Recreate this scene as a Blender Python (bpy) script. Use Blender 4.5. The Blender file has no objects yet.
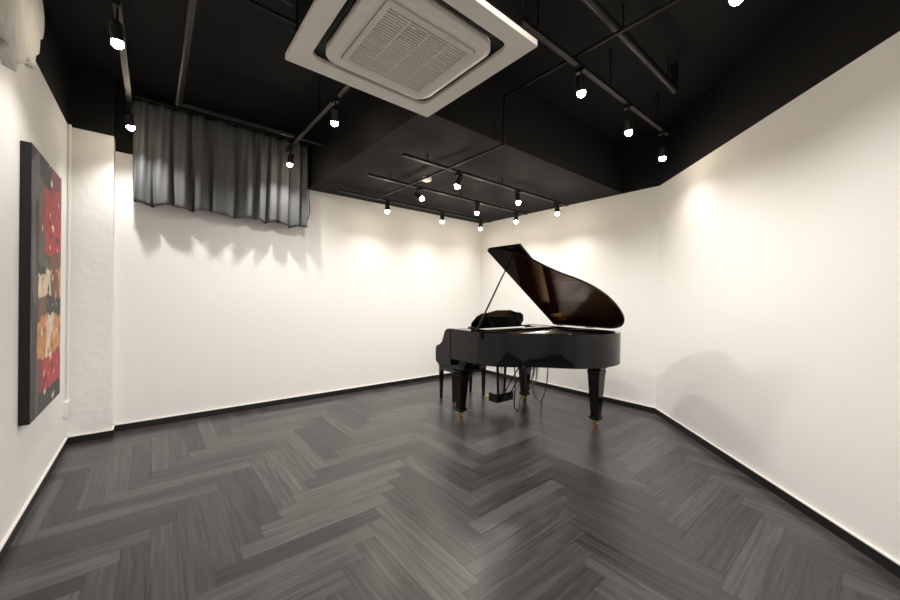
import bpy, bmesh, math, random
from mathutils import Vector, Matrix, noise
random.seed(4)
D=bpy.data
scene=bpy.context.scene
coll=scene.collection

# ---------------------------------------------------------------- materials
def mat(name,col,rough=.5,metal=0,spec=None,coat=0,emit=None,estr=0,bump=None,trans=0):
    m=D.materials.new(name); m.use_nodes=True
    nt=m.node_tree; b=nt.nodes['Principled BSDF']
    b.inputs['Base Color'].default_value=(*col,1)
    b.inputs['Roughness'].default_value=rough
    b.inputs['Metallic'].default_value=metal
    if spec is not None: b.inputs['Specular IOR Level'].default_value=spec
    if coat: b.inputs['Coat Weight'].default_value=coat; b.inputs['Coat Roughness'].default_value=.03
    if emit: b.inputs['Emission Color'].default_value=(*emit,1); b.inputs['Emission Strength'].default_value=estr
    tc=nt.nodes.new('ShaderNodeTexCoord'); nz=nt.nodes.new('ShaderNodeTexNoise')
    sc,st,dist=(bump if bump else (30,.02,.001))
    nz.inputs['Scale'].default_value=sc; nz.inputs['Detail'].default_value=4
    bp=nt.nodes.new('ShaderNodeBump'); bp.inputs['Strength'].default_value=st; bp.inputs['Distance'].default_value=dist
    nt.links.new(tc.outputs['Object'],nz.inputs['Vector'])
    nt.links.new(nz.outputs['Fac'],bp.inputs['Height'])
    nt.links.new(bp.outputs['Normal'],b.inputs['Normal'])
    return m

M_white=mat('white_plaster',(.85,.85,.845),.75,bump=(60,.2,.003))
M_col=mat('rough_white_plaster',(.82,.82,.815),.7,bump=(14,.5,.012))
M_black=mat('black_paint',(.006,.006,.0068),.75,spec=.25,bump=(40,.2,.004))
M_blackm=mat('black_metal',(.007,.007,.008),.42,spec=.35)
M_base=mat('black_skirting',(.008,.008,.009),.45)
M_trim=mat('white_trim',(.78,.77,.75),.5)
M_gloss=mat('piano_black_lacquer',(.003,.003,.0035),.05,spec=.4)
M_lidin=mat('lid_underside_reflection_tint',(.014,.005,.003),.08,spec=.5)  # brown reflection of gold plate and soundboard painted into the black lacquer colour
M_gold=mat('gold_plate',(.62,.34,.10),.35,metal=.8)
M_wood=mat('soundboard_wood',(.45,.20,.06),.4)
M_brass=mat('brass',(.75,.52,.2),.25,metal=1)
M_steel=mat('string_steel',(.7,.68,.65),.3,metal=1)
M_ivory=mat('ivory_key',(.85,.84,.8),.25)
M_ac=mat('cassette_cream_plastic',(.72,.69,.64),.42)
M_acin=mat('cassette_dark_slot',(.01,.01,.01),.6)
M_acg=mat('cassette_grille_plastic',(.64,.61,.56),.5)
M_leather=mat('bench_leather',(.016,.016,.016),.35)
M_lens=mat('lamp_lens',(1,1,1),.3,emit=(1,.84,.62),estr=110)
M_lace=mat('white_fabric',(.75,.74,.72),.9,bump=(30,.4,.01))
M_cable=mat('rubber_cable',(.01,.01,.01),.5)

def fabric():
    m=D.materials.new('grey_satin_curtain'); m.use_nodes=True
    nt=m.node_tree; b=nt.nodes['Principled BSDF']
    b.inputs['Roughness'].default_value=.8
    b.inputs['Specular IOR Level'].default_value=.15
    tc=nt.nodes.new('ShaderNodeTexCoord'); mp=nt.nodes.new('ShaderNodeMapping')
    mp.inputs['Scale'].default_value=(60,60,4)
    nz=nt.nodes.new('ShaderNodeTexNoise'); nz.inputs['Scale'].default_value=3
    cr=nt.nodes.new('ShaderNodeValToRGB')
    cr.color_ramp.elements[0].color=(.08,.084,.09,1); cr.color_ramp.elements[1].color=(.112,.118,.125,1)
    nt.links.new(tc.outputs['Object'],mp.inputs['Vector']); nt.links.new(mp.outputs[0],nz.inputs['Vector'])
    nt.links.new(nz.outputs['Fac'],cr.inputs['Fac']); nt.links.new(cr.outputs[0],b.inputs['Base Color'])
    return m
M_curt=fabric()

def floor_mat():
    m=D.materials.new('herringbone_dark_oak'); m.use_nodes=True
    nt=m.node_tree; N=nt.nodes; L=nt.links; b=N['Principled BSDF']
    uv=N.new('ShaderNodeUVMap'); uv.uv_map='UVMap'
    mp=N.new('ShaderNodeMapping'); mp.inputs['Scale'].default_value=(1.1,24,1)
    L.new(uv.outputs[0],mp.inputs['Vector'])
    n1=N.new('ShaderNodeTexNoise'); n1.inputs['Scale'].default_value=2.0; n1.inputs['Detail'].default_value=6; n1.inputs['Roughness'].default_value=.58; n1.inputs['Distortion'].default_value=.5
    L.new(mp.outputs[0],n1.inputs['Vector'])
    at=N.new('ShaderNodeAttribute'); at.attribute_name='tone'
    ma=N.new('ShaderNodeMath'); ma.operation='MULTIPLY_ADD'; ma.inputs[1].default_value=1.2; ma.inputs[2].default_value=-.35
    L.new(n1.outputs['Fac'],ma.inputs[0])
    mb=N.new('ShaderNodeMath'); mb.operation='MULTIPLY_ADD'; mb.inputs[1].default_value=.42
    L.new(at.outputs['Fac'],mb.inputs[0]); L.new(ma.outputs[0],mb.inputs[2])
    cr=N.new('ShaderNodeValToRGB'); e=cr.color_ramp.elements
    e[0].position=.05; e[0].color=(.016,.0155,.016,1)
    e[1].position=.95; e[1].color=(.115,.111,.112,1)
    k=cr.color_ramp.elements.new(.45); k.color=(.045,.0438,.0445,1)
    L.new(mb.outputs[0],cr.inputs['Fac']); L.new(cr.outputs[0],b.inputs['Base Color'])
    b.inputs['Roughness'].default_value=.29
    b.inputs['Specular IOR Level'].default_value=.42
    bp=N.new('ShaderNodeBump'); bp.inputs['Strength'].default_value=.12; bp.inputs['Distance'].default_value=.002
    L.new(n1.outputs['Fac'],bp.inputs['Height']); L.new(bp.outputs[0],b.inputs['Normal'])
    return m
M_floor=floor_mat()
M_joint=mat('floor_joint',(.012,.012,.012),.8)

# ---------------------------------------------------------------- helpers
def obj(name,bm,mats,parent=None,smooth=False,bevel=0):
    me=D.meshes.new(name); bm.normal_update(); bm.to_mesh(me); bm.free()
    for m in (mats if isinstance(mats,(list,tuple)) else [mats]): me.materials.append(m)
    o=D.objects.new(name,me); coll.objects.link(o)
    if parent: o.parent=parent
    if smooth:
        for p in me.polygons: p.use_smooth=True
        try:
            me.set_sharp_from_angle(angle=math.radians(40))
        except Exception: pass
    if bevel:
        md=o.modifiers.new('bevel','BEVEL'); md.width=bevel; md.segments=2; md.limit_method='ANGLE'
    return o
def empty(name,loc=(0,0,0)):
    e=D.objects.new(name,None); e.empty_display_size=.1; coll.objects.link(e); return e
def box(bm,x0,x1,y0,y1,z0,z1,mi=0):
    vs=[bm.verts.new((x,y,z)) for z in (z0,z1) for y in (y0,y1) for x in (x0,x1)]
    for f in ((0,2,3,1),(4,5,7,6),(0,1,5,4),(2,6,7,3),(0,4,6,2),(1,3,7,5)):
        fc=bm.faces.new([vs[i] for i in f]); fc.material_index=mi
def prism(bm,pts,z0,z1,mi=0,f=None):
    f=f or (lambda x,y,z:(x,y,z))
    a=[bm.verts.new(f(x,y,z0)) for x,y in pts]; b=[bm.verts.new(f(x,y,z1)) for x,y in pts]
    n=len(pts); fs=[bm.faces.new(a[::-1]),bm.faces.new(b)]
    for i in range(n): fs.append(bm.faces.new((a[i],a[(i+1)%n],b[(i+1)%n],b[i])))
    for q in fs: q.material_index=mi
def cyl(bm,p0,p1,r0,r1=None,seg=20,mi=0,caps=True):
    r1=r0 if r1 is None else r1
    p0=Vector(p0);p1=Vector(p1);d=(p1-p0).normalized()
    u=d.orthogonal().normalized(); v=d.cross(u)
    A=[];B=[]
    for i in range(seg):
        a=2*math.pi*i/seg; w=u*math.cos(a)+v*math.sin(a)
        A.append(bm.verts.new(p0+w*r0));B.append(bm.verts.new(p1+w*r1))
    for i in range(seg):
        q=bm.faces.new((A[i],A[(i+1)%seg],B[(i+1)%seg],B[i])); q.material_index=mi
    if caps:
        bm.faces.new(A[::-1]).material_index=mi; bm.faces.new(B).material_index=mi
def lathe(bm,prof,cx,cy,seg=24,mi=0,sq=0):
    rings=[]
    for r,z in prof:
        ring=[]
        for i in range(seg):
            a=2*math.pi*(i+.5)/seg
            ring.append(bm.verts.new((cx+r*math.cos(a),cy+r*math.sin(a),z)))
        rings.append(ring)
    for k in range(len(rings)-1):
        for i in range(seg):
            q=bm.faces.new((rings[k][i],rings[k][(i+1)%seg],rings[k+1][(i+1)%seg],rings[k+1][i])); q.material_index=mi
    bm.faces.new(rings[0][::-1]).material_index=mi; bm.faces.new(rings[-1]).material_index=mi
def pipe(bm,pts,r,seg=12):
    for a,b in zip(pts[:-1],pts[1:]): cyl(bm,a,b,r,seg=seg)
    for p in pts[1:-1]: bmesh.ops.create_uvsphere(bm,u_segments=seg,v_segments=8,radius=r*1.25,matrix=Matrix.Translation(p))
def spline(pts,n=8):
    out=[]
    P=[pts[0]]+list(pts)+[pts[-1]]
    for i in range(1,len(P)-2):
        p0,p1,p2,p3=[Vector(P[j]) for j in (i-1,i,i+1,i+2)]
        for k in range(n):
            t=k/n
            out.append(.5*((2*p1)+(-p0+p2)*t+(2*p0-5*p1+4*p2-p3)*t*t+(-p0+3*p1-3*p2+p3)*t**3))
    out.append(Vector(P[-1])); return out
def curve_obj(name,pts,r,m,parent=None):
    c=D.curves.new(name,'CURVE'); c.dimensions='3D'; c.bevel_depth=r; c.bevel_resolution=3
    s=c.splines.new('POLY'); pp=spline([Vector(p) for p in pts],8); s.points.add(len(pp)-1)
    for q,p in zip(s.points,pp): q.co=(*p,1)
    c.materials.append(m); o=D.objects.new(name,c); coll.objects.link(o)
    if parent: o.parent=parent
    return o

# ---------------------------------------------------------------- room
XL=-.58; YB=4.71; XM=4.60; YC=1.72; H=2.69; HL=2.78; CEIL=3.30; YN=-1.7
C=(XM,YC); Dp=(XM-(YC-YN),YN)
T=.12
def wall_seg(name,p,q,outn,split,mwhite=M_white):
    bm=bmesh.new(); n=Vector(outn).normalized()*T
    pts=[Vector(p),Vector(q),Vector(q)+n,Vector(p)+n]
    pts=[(a.x,a.y) for a in pts]
    prism(bm,pts,-.0,split,0); prism(bm,pts,split,CEIL,1)
    bmesh.ops.recalc_face_normals(bm,faces=bm.faces)
    return obj(name,bm,[mwhite,M_black])
wall_seg('wall_left',(XL,YN),(XL,YB),(-1,0),HL)
wall_seg('wall_back',(XL-T,YB),(XM+T,YB),(0,1),H)
wall_seg('wall_far_right',(XM,YC),(XM,YB),(1,0),H)
wall_seg('wall_right',Dp,C,(1,-1),H)
wall_seg('wall_near',(XL-T,YN),(Dp[0]+.1,YN),(0,-1),H)
bm=bmesh.new()
box(bm,XL,-.29,4.557,YB,0,HL,0); box(bm,XL,-.29,4.557,YB,HL,CEIL,1)
obj('wall_pillar',bm,[M_col,M_black])
bm=bmesh.new(); box(bm,XL-T,XM+T,YN-T,YB+T,CEIL,CEIL+.1); obj('ceiling',bm,M_black)
bm=bmesh.new(); box(bm,1.50,XM,2.15,YB,H,CEIL); obj('ceiling_soffit',bm,M_black,bevel=.004)

def build_floor():
    bm=bmesh.new(); uvl=bm.loops.layers.uv.new('UVMap'); tl=bm.loops.layers.float_color.new('tone')
    Lp,W=.84,.12; g=.0006
    def plank(x0,y0,along_x):
        x1=x0+(Lp if along_x else W); y1=y0+(W if along_x else Lp)
        if x1<XL or x0>XM or y1<YN or y0>YB: return
        x0+=g;x1-=g;y0+=g;y1-=g
        vs=[bm.verts.new(p) for p in ((x0,y0,0),(x1,y0,0),(x1,y1,0),(x0,y1,0))]
        f=bm.faces.new(vs); t=random.random(); o1=random.uniform(0,40); o2=random.uniform(0,40)
        for lp in f.loops:
            c=lp.vert.co; u,v=(c.x-x0,c.y-y0) if along_x else (c.y-y0,c.x-x0)
            lp[uvl].uv=(u+o1,v+o2); lp[tl]=(t,t,t,1)
    for j in range(-12,13):
        for k in range(-90,90):
            bx=j*Lp+k*W; by=-j*Lp+k*W
            plank(bx,by,True); plank(bx+Lp,by+W-Lp,False)
    for co,no in (((XL,0,0),(-1,0,0)),((XM,0,0),(1,0,0)),((0,YB,0),(0,1,0)),((0,YN,0),(0,-1,0)),((XM,YC,0),(1,-1,0))):
        bmesh.ops.bisect_plane(bm,geom=bm.verts[:]+bm.edges[:]+bm.faces[:],plane_co=co,plane_no=no,clear_outer=True)
    pts=[(XL,YN),(Dp[0],YN),(XM,YC),(XM,YB),(XL,YB)]
    prism(bm,pts,-.1,-.0012,1)
    return obj('floor',bm,[M_floor,M_joint])
build_floor()

def baseboard(name,p,q,inn):
    bm=bmesh.new(); n=Vector(inn).normalized()
    def strip(t,z0,z1,mi):
        a=Vector(p);b=Vector(q)
        prism(bm,[tuple(v) for v in (a,b,b+n*t,a+n*t)],z0,z1,mi)
    strip(.012,0,.062,0); strip(.014,.062,.07,1)
    bmesh.ops.recalc_face_normals(bm,faces=bm.faces)
    obj(name,bm,[M_base,M_trim])
baseboard('baseboard_left',(XL,YN),(XL,4.557),(1,0))
baseboard('baseboard_pillar',(XL,4.557),(-.278,4.557),(0,-1))
baseboard('baseboard_pillar_side',(-.29,4.557),(-.29,YB),(1,0))
baseboard('baseboard_back',(-.29,YB),(XM,YB),(0,-1))
baseboard('baseboard_far_right',(XM,YC),(XM,YB),(-1,0))
baseboard('baseboard_right',Dp,C,(-1,1))
baseboard('baseboard_near',(XL,YN),Dp,(0,1))

# ---------------------------------------------------------------- curtain
def curtain():
    root=empty('curtain')
    bm=bmesh.new(); x0,x1=-.16,1.44; nu,nv=260,24; y=4.53
    zt=3.17
    grid=[]
    for j in range(nv+1):
        t=j/nv; row=[]
        for i in range(nu+1):
            s=i/nu; x=x0+(x1-x0)*s
            ph=2*math.pi*(10.5*s+.35*math.sin(7*s)+.12*math.sin(17*s+1))
            amp=.022+.016*t
            ph2=ph+.5*math.sin(3*t+5*s)
            yy=y+amp*math.sin(ph2)+.010*math.sin(2.3*ph+2*t)
            xx=x+.012*math.cos(ph2)*t
            zb=2.175+.018*math.sin(ph*.5+1)+.02*math.sin(4*s+.5)
            row.append(bm.verts.new((xx,yy,zt+(zb-zt)*t)))
        grid.append(row)
    for j in range(nv):
        for i in range(nu):
            bm.faces.new((grid[j][i],grid[j][i+1],grid[j+1][i+1],grid[j+1][i]))
    o=obj('drape',bm,M_curt,root,smooth=True)
    s=o.modifiers.new('t','SOLIDIFY'); s.thickness=.003
    bm=bmesh.new(); cyl(bm,(-.22,4.53,3.19),(1.5,4.53,3.19),.012)
    for x in (-.15,.65,1.4): box(bm,x-.01,x+.01,4.53,YB,3.18,3.2)
    obj('rail',bm,M_blackm,root)
    curve_obj('cord',[(1.465,4.55,3.1),(1.47,4.55,2.6),(1.50,4.6,2.4),(1.49,4.63,2.3),(1.46,4.6,2.25)],.006,M_cable,root)
curtain()

def valance():
    bm=bmesh.new(); nu,nv=120,16; grid=[]
    for j in range(nv+1):
        t=j/nv; row=[]
        for i in range(nu+1):
            s=i/nu; y=1.9+1.26*s
            zb=2.36+.12*abs(math.sin(s*math.pi*3.3+.4))+.34*max(0,s-.7)/.3
            ph=s*2*math.pi*14
            x=XL+.045+(.014+.010*t)*math.sin(ph+2*t)+.02*t*(1-t)*4*.5
            row.append(bm.verts.new((x,y,3.15+(zb-3.15)*t)))
        grid.append(row)
    for j in range(nv):
        for i in range(nu): bm.faces.new((grid[j][i],grid[j][i+1],grid[j+1][i+1],grid[j+1][i]))
    o=obj('white_valance',bm,M_lace,smooth=True)
    s=o.modifiers.new('t','SOLIDIFY'); s.thickness=.004
valance()

# ---------------------------------------------------------------- painting
def painting():
    root=empty('abstract_painting')
    y0,y1,z0,z1=3.08,3.93,.58,2.175; xf=XL+.045
    bm=bmesh.new(); box(bm,XL+.002,xf-.001,y0,y1,z0,z1); obj('canvas_frame',bm,M_blackm,root)
    m=D.materials.new('abstract_paint'); m.use_nodes=True; nt=m.node_tree; b=nt.nodes['Principled BSDF']
    at=nt.nodes.new('ShaderNodeAttribute'); at.attribute_name='Col'
    nz=nt.nodes.new('ShaderNodeTexNoise'); nz.inputs['Scale'].default_value=25; nz.inputs['Detail'].default_value=6
    bp=nt.nodes.new('ShaderNodeBump'); bp.inputs['Strength'].default_value=.4; bp.inputs['Distance'].default_value=.005
    nt.links.new(nz.outputs['Fac'],bp.inputs['Height']); nt.links.new(bp.outputs[0],b.inputs['Normal'])
    nt.links.new(at.outputs['Color'],b.inputs['Base Color']); b.inputs['Roughness'].default_value=.5
    me=D.meshes.new('canvas'); NU,NV=130,230; vs=[];fs=[];cols=[]
    black=(.012,.012,.014); red=(.48,.022,.028); dred=(.24,.014,.020); cream=(.74,.60,.45); tan=(.60,.27,.09); grey=(.09,.085,.085); brown=(.18,.06,.035)
    def colour(s,t):
        n=noise.noise(Vector((s*3,t*6,1)))*.05; n2=noise.noise(Vector((s*14,t*22,4))); n3=noise.noise(Vector((s*7,t*5,9)))
        s2=s+n+.03*n2; t2=t+n*.8+.02*n2
        if s2<.20: c=black if n3<.1 else grey
        elif t2>.91: c=black if s2<.6 else dred
        elif t2>.64: c=(red if s2>.42 else (brown if n3<.1 else grey))
        elif t2>.58: c=brown if s2>.55 else grey
        elif t2>.44: c=(cream if s2<.60 else (tan if n3>-.1 else brown)) if t2<.54 or s2>.45 else black
        elif t2>.36: c=black if s2>.42 else brown
        elif t2>.22: c=cream if .42<s2<.72 and n3>-.1 else tan
        elif t2>.07: c=red if s2>.40 else dred
        else: c=black
        k=1+.35*n2+.25*noise.noise(Vector((s*50,t*70,2)))
        if n2>.50 and s2>.33: c=cream
        if n2<-.44 and s2>.33: c=black
        return tuple(max(0,v*k) for v in c)
    for j in range(NV+1):
        for i in range(NU+1):
            s=i/NU;t=j/NV; vs.append((xf,y0+(y1-y0)*s,z0+(z1-z0)*t)); cols.append(colour(s,t))
    for j in range(NV):
        for i in range(NU):
            a=j*(NU+1)+i; fs.append((a,a+1,a+NU+2,a+NU+1))
    me.from_pydata(vs,[],fs); ca=me.color_attributes.new('Col','FLOAT_COLOR','POINT')
    for i,c in enumerate(cols): ca.data[i].color=(*c,1)
    me.materials.append(m); o=D.objects.new('canvas',me); coll.objects.link(o); o.parent=root
painting()

bm=bmesh.new(); cyl(bm,(XL+.014,4.50,.30),(XL+.014,4.50,HL),.011); box(bm,XL,XL+.03,4.40,4.53,.28,.40); obj('trim_conduit',bm,M_trim)
def outlet(name,x,y,z):
    bm=bmesh.new(); box(bm,x-.01,x,y-.06,y+.06,z-.04,z+.04); box(bm,x-.014,x-.01,y-.04,y-.01,z-.015,z+.015,1); box(bm,x-.014,x-.01,y+.01,y+.04,z-.015,z+.015,1)
    obj(name,bm,[M_trim,M_acg],bevel=.002)
outlet('wall_outlet',XM,3.45,.30)

# ---------------------------------------------------------------- cassette
def rrect(cx,cy,hw,r,n=8):
    pts=[]
    for qx,qy,a0 in ((1,1,0),(-1,1,90),(-1,-1,180),(1,-1,270)):
        for k in range(n+1):
            a=math.radians(a0+90*k/n); pts.append((cx+qx*(hw-r)+r*math.cos(a),cy+qy*(hw-r)+r*math.sin(a)))
    return pts
def ring(bm,A,B,z0,z1,mi=0,f=None,zb0=None):
    f=f or (lambda x,y,z:(x,y,z)); n=len(A); zb0=z0 if zb0 is None else zb0
    a0=[bm.verts.new(f(*p,z0)) for p in A];a1=[bm.verts.new(f(*p,z1)) for p in A]
    b0=[bm.verts.new(f(*p,zb0)) for p in B];b1=[bm.verts.new(f(*p,z1)) for p in B]
    for i in range(n):
        j=(i+1)%n
        for q in ((a0[i],a0[j],a1[j],a1[i]),(b1[i],b1[j],b0[j],b0[i]),(a1[i],a1[j],b1[j],b1[i]),(a0[j],a0[i],b0[i],b0[j])):
            bm.faces.new(q).material_index=mi
def cassette():
    root=empty('air_conditioner'); cx,cy=.985,1.565; z=2.57
    bm=bmesh.new(); ring(bm,rrect(cx,cy,.462,.010),rrect(cx,cy,.365,.06),z,z+.03,zb0=z+.006); obj('outer_panel',bm,M_ac,root,smooth=True,bevel=.003)
    bm=bmesh.new(); prism(bm,rrect(cx,cy,.42,.04),z+.045,CEIL); obj('housing',bm,M_blackm,root)
    bm=bmesh.new(); prism(bm,rrect(cx,cy,.366,.06),z+.035,z+.045); obj('recess',bm,M_acin,root)
    bm=bmesh.new()
    ring(bm,rrect(cx,cy,.322,.085),rrect(cx,cy,.292,.06),z-.002,z+.03,zb0=z-.014)
    ring(bm,rrect(cx,cy,.292,.06),rrect(cx,cy,.250,.02),z-.014,z+.02,zb0=z-.010)
    obj('inner_panel',bm,M_ac,root,smooth=True)
    bm=bmesh.new()
    for a in range(4):
        R=Matrix.Rotation(a*math.pi/2,3,'Z')
        def tf(x,y,zz,R=R):
            v=R@Vector((x,y,0)); return (cx+v.x,cy+v.y,zz)
        vs=[(-.25,-.355,z+.030),(.25,-.355,z+.030),(.25,-.340,z+.012),(-.25,-.340,z+.012)]
        lo=[bm.verts.new(tf(*p)) for p in vs]; hi=[bm.verts.new(tf(p[0],p[1],p[2]+.004)) for p in vs]
        bm.faces.new(lo);bm.faces.new(hi[::-1])
        for i in range(4): bm.faces.new((lo[i],lo[(i+1)%4],hi[(i+1)%4],hi[i]))
    bmesh.ops.recalc_face_normals(bm,faces=bm.faces)
    obj('louvres',bm,M_acin,root)
    bm=bmesh.new()
    ring(bm,rrect(cx,cy,.246,.02),rrect(cx,cy,.222,.01),z-.018,z+.01)
    n=26
    for i in range(n):
        y=cy-.222+.444*(i+.5)/n; box(bm,cx-.224,cx+.224,y-.0052,y+.0052,z-.014,z-.006)
    for k in (-.111,0,.111): box(bm,cx+k-.004,cx+k+.004,cy-.223,cy+.223,z-.0135,z-.004)
    obj('intake_grille',bm,M_acg,root)
    bm=bmesh.new(); box(bm,cx-.235,cx+.235,cy-.235,cy+.235,z+.012,z+.02); obj('filter',bm,M_acin,root)
    bm=bmesh.new()
    for sx,sy in ((-1,-1),(1,-1),(1,1),(-1,1)):
        cyl(bm,(cx+sx*.45,cy+sy*.30,z+.05),(cx+sx*.45,cy+sy*.30,CEIL),.006)
        box(bm,cx+sx*.42-.05,cx+sx*.42+.05,cy+sy*.30-.02,cy+sy*.30+.02,z+.05,z+.06)
    obj('hanger_rods',bm,M_blackm,root)
cassette()

# ---------------------------------------------------------------- pipes and tracks
def pipes(name,runs,hang=()):
    bm=bmesh.new()
    for pts,r in runs: pipe(bm,[Vector(p) for p in pts],r)
    for p in hang: cyl(bm,p,(p[0],p[1],CEIL),.005,seg=8)
    obj(name,bm,M_blackm,smooth=True)
pipes('ceiling_pipe',[([(.16,YN,3.02),(.16,4.0,3.02),(1.50,4.0,3.02)],.026),([(.16,2.3,3.1),(.62,2.3,3.1),(.62,2.3,3.3)],.02)],[(.16,1,3.02),(.16,3,3.02),(.16,3.9,3.02),(1.3,4,3.02)])
pipes('ceiling_pipe',[([(.6,1.13,3.10),(3.34,1.15,3.10),(3.34,1.15,3.3)],.028)],[(2.4,1.14,3.1),(3.2,1.15,3.1)])
pipes('ceiling_conduit',[([(2.25,.48,3.02),(2.25,2.05,3.02),(2.25,2.05,2.62),(2.25,4.25,2.62)],.012)],[])
pipes('ceiling_conduit',[([(.45,2.6,3.2),(1.5,2.6,3.2)],.012)],[])

def track(name,a,b,top):
    bm=bmesh.new(); a=Vector(a);b=Vector(b)
    w=.018
    box(bm,min(a.x,b.x)-w,max(a.x,b.x)+w,min(a.y,b.y)-w,max(a.y,b.y)+w,a.z-.01,a.z+.014)
    n=3
    for i in range(n):
        p=a.lerp(b,(i+.25)/(n-.5)); cyl(bm,p,(p.x,p.y,top),.006,seg=8)
    obj(name,bm,M_blackm)
ZT=2.98; ZS=2.62
track('lighting_track',(-.17,-1.2,ZT),(-.17,4.4,ZT),CEIL)
track('lighting_track',(1.16,2.3,ZT),(1.16,4.35,ZT),CEIL)
track('lighting_track',(1.6,1.40,ZT),(3.90,1.40,ZT),CEIL)
track('lighting_track',(.9,.48,ZT),(2.3,.48,ZT),CEIL)
for y in (2.80,3.50,4.25): track('lighting_track',(1.75,y,ZS),(4.35,y,ZS),H)
track('lighting_track',(.2,-.9,ZT),(1.7,-.9,ZT),CEIL)  # added track out of view, only carries a fill spot

def spot(x,y,ztrack,target,power,size=120,drop=.10):
    root=empty('track_spotlight')
    piv=Vector((x,y,ztrack-.01-drop)); d=(Vector(target)-piv).normalized()
    bm=bmesh.new()
    box(bm,x-.016,x+.016,y-.04,y+.04,ztrack-.034,ztrack-.0101)
    cyl(bm,(x,y,ztrack-.034),(x,y,piv.z+.0),.007,seg=10)
    cyl(bm,piv-d*.065,piv+d*.026,.030,seg=24,caps=True)
    cyl(bm,piv-d*.08,piv-d*.065,.020,.030,seg=24)
    for k in (-.05,-.03,-.01): cyl(bm,piv+d*k,piv+d*(k+.006),.033,seg=24)
    obj('lamp_body',bm,M_blackm,root,smooth=True)
    bm=bmesh.new(); q=d.to_track_quat('Z','Y').to_matrix().to_4x4()
    bmesh.ops.create_uvsphere(bm,u_segments=24,v_segments=12,radius=.029,matrix=Matrix.Translation(piv+d*.036)@q)
    obj('bulb',bm,M_lens,root,smooth=True)
    L=D.lights.new('spot','SPOT'); L.energy=power; L.spot_size=math.radians(size); L.spot_blend=1
    L.color=(1,.935,.86); L.shadow_soft_size=.03
    lo=D.objects.new('beam',L); coll.objects.link(lo); lo.parent=root
    lo.location=piv+d*.10; lo.rotation_euler=d.to_track_quat('-Z','Y').to_euler()
P=86
DR=.15
spot(-.17,2.80,ZT,(.0,3.1,0),P*.5,130,.18)
spot(-.17,4.22,ZT,(.25,4.6,.7),P*.50,130,DR)
spot(1.16,2.95,ZT,(1.5,4.2,.3),P*.8,130,DR)
spot(1.16,4.22,ZT,(1.0,4.6,.7),P*.50,130,DR)
spot(2.33,1.40,ZT,(2.9,1.4,.2),P*.75,140,.135)
spot(3.07,1.40,ZT,(3.4,1.3,.3),P*.5,140,.19)
spot(3.80,1.40,ZT,(3.95,1.5,.3),P*.2,140,.22)
spot(2.17,.48,ZT,(2.4,.6,0),P*.65,140,.13)
spot(2.40,4.25,ZS,(2.3,4.2,.2),P*.28,150)
spot(3.33,4.25,ZS,(3.2,4.25,.2),P*.26,150)
spot(4.13,4.25,ZS,(4.0,4.3,.2),P*.20,150)
spot(2.40,3.50,ZS,(3.5,1.75,1.0),P*.62,80)
spot(3.33,3.50,ZS,(3.3,3.7,.3),P*.5,150)
spot(4.13,3.50,ZS,(4.1,3.5,.3),P*.35,150)
spot(2.40,2.80,ZS,(2.0,3.6,.3),P*.7,145)
spot(3.33,2.80,ZS,(3.4,2.5,.5),P*.5,145)
spot(4.13,2.80,ZS,(4.2,2.7,.4),P*.35,145)
spot(-.17,.6,ZT,(.1,1.4,0),P*.7,140,DR)  # added fill spot out of view, brightens the room
spot(-.17,-.8,ZT,(.4,-.2,0),P*.7,140,DR)  # added fill spot behind the camera
spot(1.1,.48,ZT,(1.3,1.5,0),P*1.05,140,DR)  # added out-of-view fill spot, extra light for floor and walls
spot(.9,-.9,ZT,(1.3,.2,0),P*1.1,140,DR)  # added fill spot behind the camera, extra light into the room

bm=bmesh.new(); lathe(bm,[(.03,2.645),(.05,2.655),(.055,2.67),(.055,2.69)],2.38,3.33); obj('smoke_detector',bm,M_trim,smooth=True)

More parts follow.
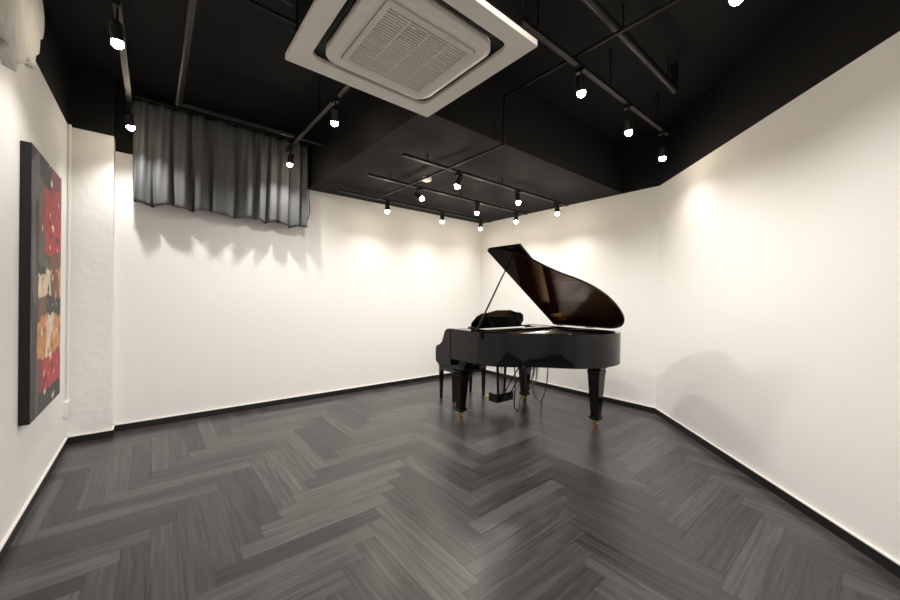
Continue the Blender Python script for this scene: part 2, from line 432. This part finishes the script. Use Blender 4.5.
# ---------------------------------------------------------------- grand piano
XT,XB=2.48,3.92
plan=[(XT,3.0),(XT,2.85),(XT,2.66),(2.49,2.52),(2.55,2.38),(2.66,2.265),(2.80,2.16),(2.92,2.05),(3.03,1.92),(3.16,1.81),(3.34,1.735),(3.54,1.715),(3.72,1.74),(3.85,1.82),(3.91,1.95),(XB,2.10),(XB,2.5),(XB,3.0)]
outline=[(p.x,p.y) for p in spline([Vector((a,b,0)) for a,b in plan],5)]
def offset(pts,d):
    out=[];n=len(pts)
    for i in range(n):
        a=Vector(pts[max(0,i-1)]);b=Vector(pts[min(n-1,i+1)]); t=(b-a).normalized()
        nrm=Vector((-t.y,t.x))
        p=Vector(pts[i])+nrm*d; out.append((p.x,p.y))
    return out
def piano():
    root=empty('grand_piano')
    inner=offset(outline,.055)
    bm=bmesh.new()
    n=len(outline); z0,z1=.675,1.0
    V=lambda p,z:bm.verts.new((p[0],p[1],z))
    o0=[V(p,z0) for p in outline];o1=[V(p,z1) for p in outline];i0=[V(p,z0) for p in inner];i1=[V(p,z1) for p in inner]
    for k in range(n-1):
        bm.faces.new((o0[k],o0[k+1],o1[k+1],o1[k]));bm.faces.new((i1[k],i1[k+1],i0[k+1],i0[k]))
        bm.faces.new((o1[k],o1[k+1],i1[k+1],i1[k]));bm.faces.new((i0[k],i0[k+1],o0[k+1],o0[k]))
    for k in (0,n-1): bm.faces.new((o0[k],o1[k],i1[k],i0[k]))
    bmesh.ops.recalc_face_normals(bm,faces=bm.faces)
    obj('rim',bm,M_gloss,root,smooth=True,bevel=.004)
    bm=bmesh.new(); prism(bm,inner,.70,.715); 
    for x in (2.75,3.2,3.65): box(bm,x-.03,x+.03,2.2,3.0,.67,.70)
    bmesh.ops.recalc_face_normals(bm,faces=bm.faces); obj('underframe',bm,M_gloss,root)
    bm=bmesh.new(); prism(bm,inner,.86,.875); bmesh.ops.recalc_face_normals(bm,faces=bm.faces); obj('soundboard',bm,M_wood,root)
    A=offset(outline,.06);B=offset(outline,.15)
    bm=bmesh.new(); a=[V(p,.92) for p in A];b=[V(p,.92) for p in B]; a2=[V(p,.90) for p in A];b2=[V(p,.90) for p in B]
    for k in range(n-1):
        bm.faces.new((a[k],a[k+1],b[k+1],b[k]));bm.faces.new((b[k],b[k+1],b2[k+1],b2[k]));bm.faces.new((a2[k],b2[k],b2[k+1],a2[k+1]))
    box(bm,XT+.06,XB-.06,2.72,2.95,.90,.925)
    for xa,xb,yb in ((2.75,2.78,2.3),(3.05,3.12,2.0),(3.35,3.42,1.85),(3.65,3.68,1.85)):
        prism(bm,[(xa,2.74),(xb,yb),(xb+.03,yb),(xa+.03,2.74)],.90,.945)
    bmesh.ops.recalc_face_normals(bm,faces=bm.faces); obj('iron_plate',bm,M_gold,root)
    bm=bmesh.new()
    for i in range(70):
        s=i/69; xa=XT+.10+(XB-XT-.22)*s; 
        xe=xa+.10*(1-s); ys=[p[1] for p in B if abs(p[0]-xe)<.05 and p[1]<2.7]
        ye=(min(ys) if ys else 2.5)+.02
        cyl(bm,(xa,2.85,.955),(xe,ye,.955),.0014 if s<.6 else .0025,seg=5,caps=False)
    obj('strings',bm,M_steel,root)
    bm=bmesh.new(); box(bm,XT+.12,XB-.14,2.60,2.68,.965,1.0); obj('dampers',bm,M_gloss,root)
    bm=bmesh.new()
    for i in range(88):
        x=XT+.14+(XB-XT-.3)*i/87; cyl(bm,(x,2.86+.03*(i%3),.92),(x,2.86+.03*(i%3),.965),.0035,seg=6)
    obj('tuning_pins',bm,M_steel,root)
    ks=lambda y:2.98+(y-2.98)*.85
    prof=[(2.98,.60),(3.27,.60),(3.30,.625),(3.305,.70),(3.30,.775),(3.27,.80),(3.22,.812),(3.175,.845),(3.145,.90),(3.12,.96),(3.08,.993),(3.03,1.0),(2.98,1.0)]
    for nm,xa,xb in (('arm_treble',XT,XT+.06),('arm_bass',XB-.06,XB)):
        bm=bmesh.new(); p0=[bm.verts.new((xa,ks(y),z)) for y,z in prof];p1=[bm.verts.new((xb,ks(y),z)) for y,z in prof]
        bm.faces.new(p0);bm.faces.new(p1[::-1])
        for k in range(len(prof)): bm.faces.new((p0[k],p0[(k+1)%len(prof)],p1[(k+1)%len(prof)],p1[k]))
        bmesh.ops.recalc_face_normals(bm,faces=bm.faces); obj(nm,bm,M_gloss,root,bevel=.004)
    bm=bmesh.new(); box(bm,XT+.06,XB-.06,2.9,3.215,.60,.66); box(bm,XT+.06,XB-.06,3.21,3.235,.60,.745); obj('keybed',bm,M_gloss,root,bevel=.004)
    bm=bmesh.new(); box(bm,XT+.06,XT+.12,3.075,3.205,.66,.78); box(bm,XB-.12,XB-.06,3.075,3.205,.66,.78); obj('key_blocks',bm,M_gloss,root,bevel=.006)
    bm=bmesh.new(); nk=52; kw=(XB-XT-.24)/nk
    for i in range(nk): box(bm,XT+.12+i*kw+.0006,XT+.12+(i+1)*kw-.0006,3.06,3.205,.72,.752)
    obj('white_keys',bm,M_ivory,root)
    bm=bmesh.new()
    for i in range(nk-1):
        if (nk-2-i)%7 in (1,4): continue
        x=XT+.12+(i+1)*kw; box(bm,x-.005,x+.005,3.06,3.155,.752,.764)
    obj('black_keys',bm,M_gloss,root)
    bm=bmesh.new(); prism(bm,[(3.06,.755),(3.075,.77),(3.045,.95),(3.03,.95)],XT+.06,XB-.06,0,lambda a,b,c:(c,a,b))
    box(bm,XT+.06,XB-.06,2.95,3.045,.945,.96); bmesh.ops.recalc_face_normals(bm,faces=bm.faces); obj('fallboard',bm,M_gloss,root,bevel=.003)
    bm=bmesh.new()
    cxm=3.22
    pr=[(-.44,0),(.44,0),(.45,.05),(.40,.13),(.33,.165),(.25,.17),(.12,.20),(-.12,.20),(-.25,.17),(-.33,.165),(-.40,.13),(-.45,.05)]
    f=lambda a,b,c:(cxm+a,2.985-b*.45+c,1.01+b*.93)
    prism(bm,pr,0,.015,0,f); box(bm,cxm-.46,cxm+.46,2.86,3.02,.995,1.01); box(bm,cxm-.4,cxm+.4,3.0,3.03,1.01,1.022)
    box(bm,XT+.06,XT+.28,2.72,3.0,.985,.997); box(bm,XB-.28,XB-.06,2.72,3.0,.985,.997)
    cyl(bm,(cxm-.25,2.83,1.01),(cxm-.25,2.92,1.14),.006,seg=8);cyl(bm,(cxm+.25,2.83,1.01),(cxm+.25,2.92,1.14),.006,seg=8)
    bmesh.ops.recalc_face_normals(bm,faces=bm.faces); obj('music_desk',bm,M_gloss,root,bevel=.002)
    # lid
    al=math.radians(34.0); hx,hz=XB+.01,1.012
    def lift(x,y,z):
        d=hx-x; h=z
        return (hx-d*math.cos(al)+h*math.sin(al), y, hz+d*math.sin(al)+h*math.cos(al))
    yl=2.69
    lo=[p for p in offset(outline,-.018) if p[1]<yl-.01]
    lo=[(lo[0][0],yl)]+lo+[(hx,yl)]
    lo=[(min(x,hx),y) for x,y in lo]
    bm=bmesh.new(); prism(bm,lo,0,.02,0,lift); bmesh.ops.recalc_face_normals(bm,faces=bm.faces)
    for fc in bm.faces:
        fc.normal_update()
        if fc.calc_area()>.3 and fc.normal.z<-.3: fc.material_index=1
    obj('lid_main',bm,[M_gloss,M_lidin],root,bevel=.003)
    bm=bmesh.new(); prism(bm,[(XT-.018,yl),(XT-.018,yl-.43),(hx,yl-.43),(hx,yl)],.024,.044,0,lift); bmesh.ops.recalc_face_normals(bm,faces=bm.faces)
    obj('lid_front_flap',bm,M_gloss,root,bevel=.003)
    bm=bmesh.new()
    for y in (2.60,2.2): cyl(bm,(hx,y-.05,hz),(hx,y+.05,hz),.008)
    obj('hinges',bm,M_brass,root)
    bm=bmesh.new(); cyl(bm,(2.55,2.66,1.0),lift(hx-1.20,2.60,-.001),.010,.008,seg=12); cyl(bm,(2.55,2.66,.99),(2.55,2.66,1.01),.02,seg=12)
    obj('prop_stick',bm,M_gloss,root,smooth=True)
    def leg(nm,x,y,zt):
        bm=bmesh.new()
        def sq(h0,z0,h1,z1):
            a=[bm.verts.new((x+sx*h0,y+sy*h0,z0)) for sx,sy in ((-1,-1),(1,-1),(1,1),(-1,1))]
            b=[bm.verts.new((x+sx*h1,y+sy*h1,z1)) for sx,sy in ((-1,-1),(1,-1),(1,1),(-1,1))]
            bm.faces.new(a[::-1]);bm.faces.new(b)
            for k in range(4): bm.faces.new((a[k],a[(k+1)%4],b[(k+1)%4],b[k]))
        sq(.085,zt-.05,.085,zt); sq(.062,zt-.075,.075,zt-.05); sq(.070,zt-.11,.070,zt-.075)
        sq(.040,.115,.066,zt-.11); sq(.052,.09,.052,.115); sq(.045,.075,.045,.09)
        obj(nm,bm,M_gloss,root,bevel=.005)
        bm=bmesh.new(); cyl(bm,(x,y,.05),(x,y,.075),.03,seg=16); cyl(bm,(x-.012,y,.027),(x+.012,y,.027),.027,seg=24)
        box(bm,x-.02,x-.014,y-.015,y+.015,.02,.055); box(bm,x+.014,x+.02,y-.015,y+.015,.02,.055)
        obj(nm+'_caster',bm,M_brass,root,smooth=True)
    leg('leg_treble',2.65,3.00,.60); leg('leg_bass',3.76,3.00,.60); leg('leg_tail',3.60,1.93,.675)
    bm=bmesh.new(); lx,ly=3.22,2.92
    for s in (-1,1):
        cyl(bm,(lx+s*.07,ly,.60),(lx+s*.055,ly,.22),.018,.015,seg=14)
        cyl(bm,(lx+s*.06,ly-.05,.15),(lx+s*.06,ly-.38,.68),.007,seg=8)
    box(bm,lx-.12,lx+.12,ly-.05,ly+.05,.57,.60)
    box(bm,lx-.14,lx+.14,ly-.07,ly+.07,.12,.22)
    for s in (-.04,0,.04): cyl(bm,(lx+s*.6,ly,.22),(lx+s*.6,ly,.60),.004,seg=6)
    obj('pedal_lyre',bm,M_gloss,root,bevel=.003)
    bm=bmesh.new()
    for s in (-.07,0,.07):
        prism(bm,[(lx+s-.012,ly+.07),(lx+s+.012,ly+.07),(lx+s+.02,ly+.17),(lx+s+.014,ly+.20),(lx+s-.014,ly+.20),(lx+s-.02,ly+.17)],.14,.15)
    bmesh.ops.recalc_face_normals(bm,faces=bm.faces); obj('pedals',bm,M_brass,root,bevel=.003)
piano()

root=empty('power_cables')
curve_obj('cable_1',[(3.22,2.75,.70),(3.24,2.72,.4),(3.26,2.75,.08),(3.4,2.8,.008),(3.8,3.1,.008),(4.3,3.35,.008),(4.55,3.42,.08),(4.585,3.43,.29)],.007,M_cable,root)
curve_obj('cable_2',[(3.36,2.55,.70),(3.40,2.6,.45),(3.55,2.8,.25),(3.62,2.9,.45),(3.60,2.9,.69)],.006,M_cable,root)
curve_obj('cable_3',[(3.30,2.62,.70),(3.31,2.62,.3),(3.36,2.68,.010),(3.7,2.95,.008),(4.2,3.48,.008),(4.585,3.48,.28)],.007,M_cable,root)
curve_obj('cable_4',[(3.42,2.40,.70),(3.46,2.45,.35),(3.60,2.62,.10),(3.85,2.80,.008),(4.0,3.0,.008),(4.45,3.40,.05),(4.585,3.46,.29)],.006,M_cable,root)

def bench():
    root=empty('piano_bench'); x0,x1,y0,y1=2.93,3.54,3.46,3.80
    bm=bmesh.new(); box(bm,x0,x1,y0,y1,.44,.51); o=obj('seat_cushion',bm,M_leather,root); b=o.modifiers.new('b','BEVEL'); b.width=.02;b.segments=4
    bm=bmesh.new(); box(bm,x0+.015,x1-.015,y0+.015,y1-.015,.38,.44); obj('apron',bm,M_gloss,root,bevel=.003)
    bm=bmesh.new()
    for x in (x0+.04,x1-.04):
        for y in (y0+.04,y1-.04):
            h0,h1=.014,.024
            a=[bm.verts.new((x+sx*h0,y+sy*h0,0)) for sx,sy in ((-1,-1),(1,-1),(1,1),(-1,1))]
            b=[bm.verts.new((x+sx*h1,y+sy*h1,.38)) for sx,sy in ((-1,-1),(1,-1),(1,1),(-1,1))]
            bm.faces.new(a[::-1]);bm.faces.new(b)
            for k in range(4): bm.faces.new((a[k],a[(k+1)%4],b[(k+1)%4],b[k]))
    obj('legs',bm,M_gloss,root,bevel=.002)
bench()

w=D.worlds.new('world'); scene.world=w; w.use_nodes=True
w.node_tree.nodes['Background'].inputs[0].default_value=(.9,.92,1,1); w.node_tree.nodes['Background'].inputs[1].default_value=.05
cam=D.cameras.new('camera'); cam.sensor_width=36; cam.lens=14.4; cam.clip_start=.02
co=D.objects.new('camera',cam); coll.objects.link(co)
th=math.radians(39.5)
co.matrix_world=Matrix.Translation((0,0,1.33))@Matrix.Rotation(-th,4,'Z')@Matrix.Rotation(math.radians(89.7),4,'X')@Matrix.Rotation(math.radians(.8),4,'Z')
scene.camera=co
scene.view_settings.view_transform='Standard'
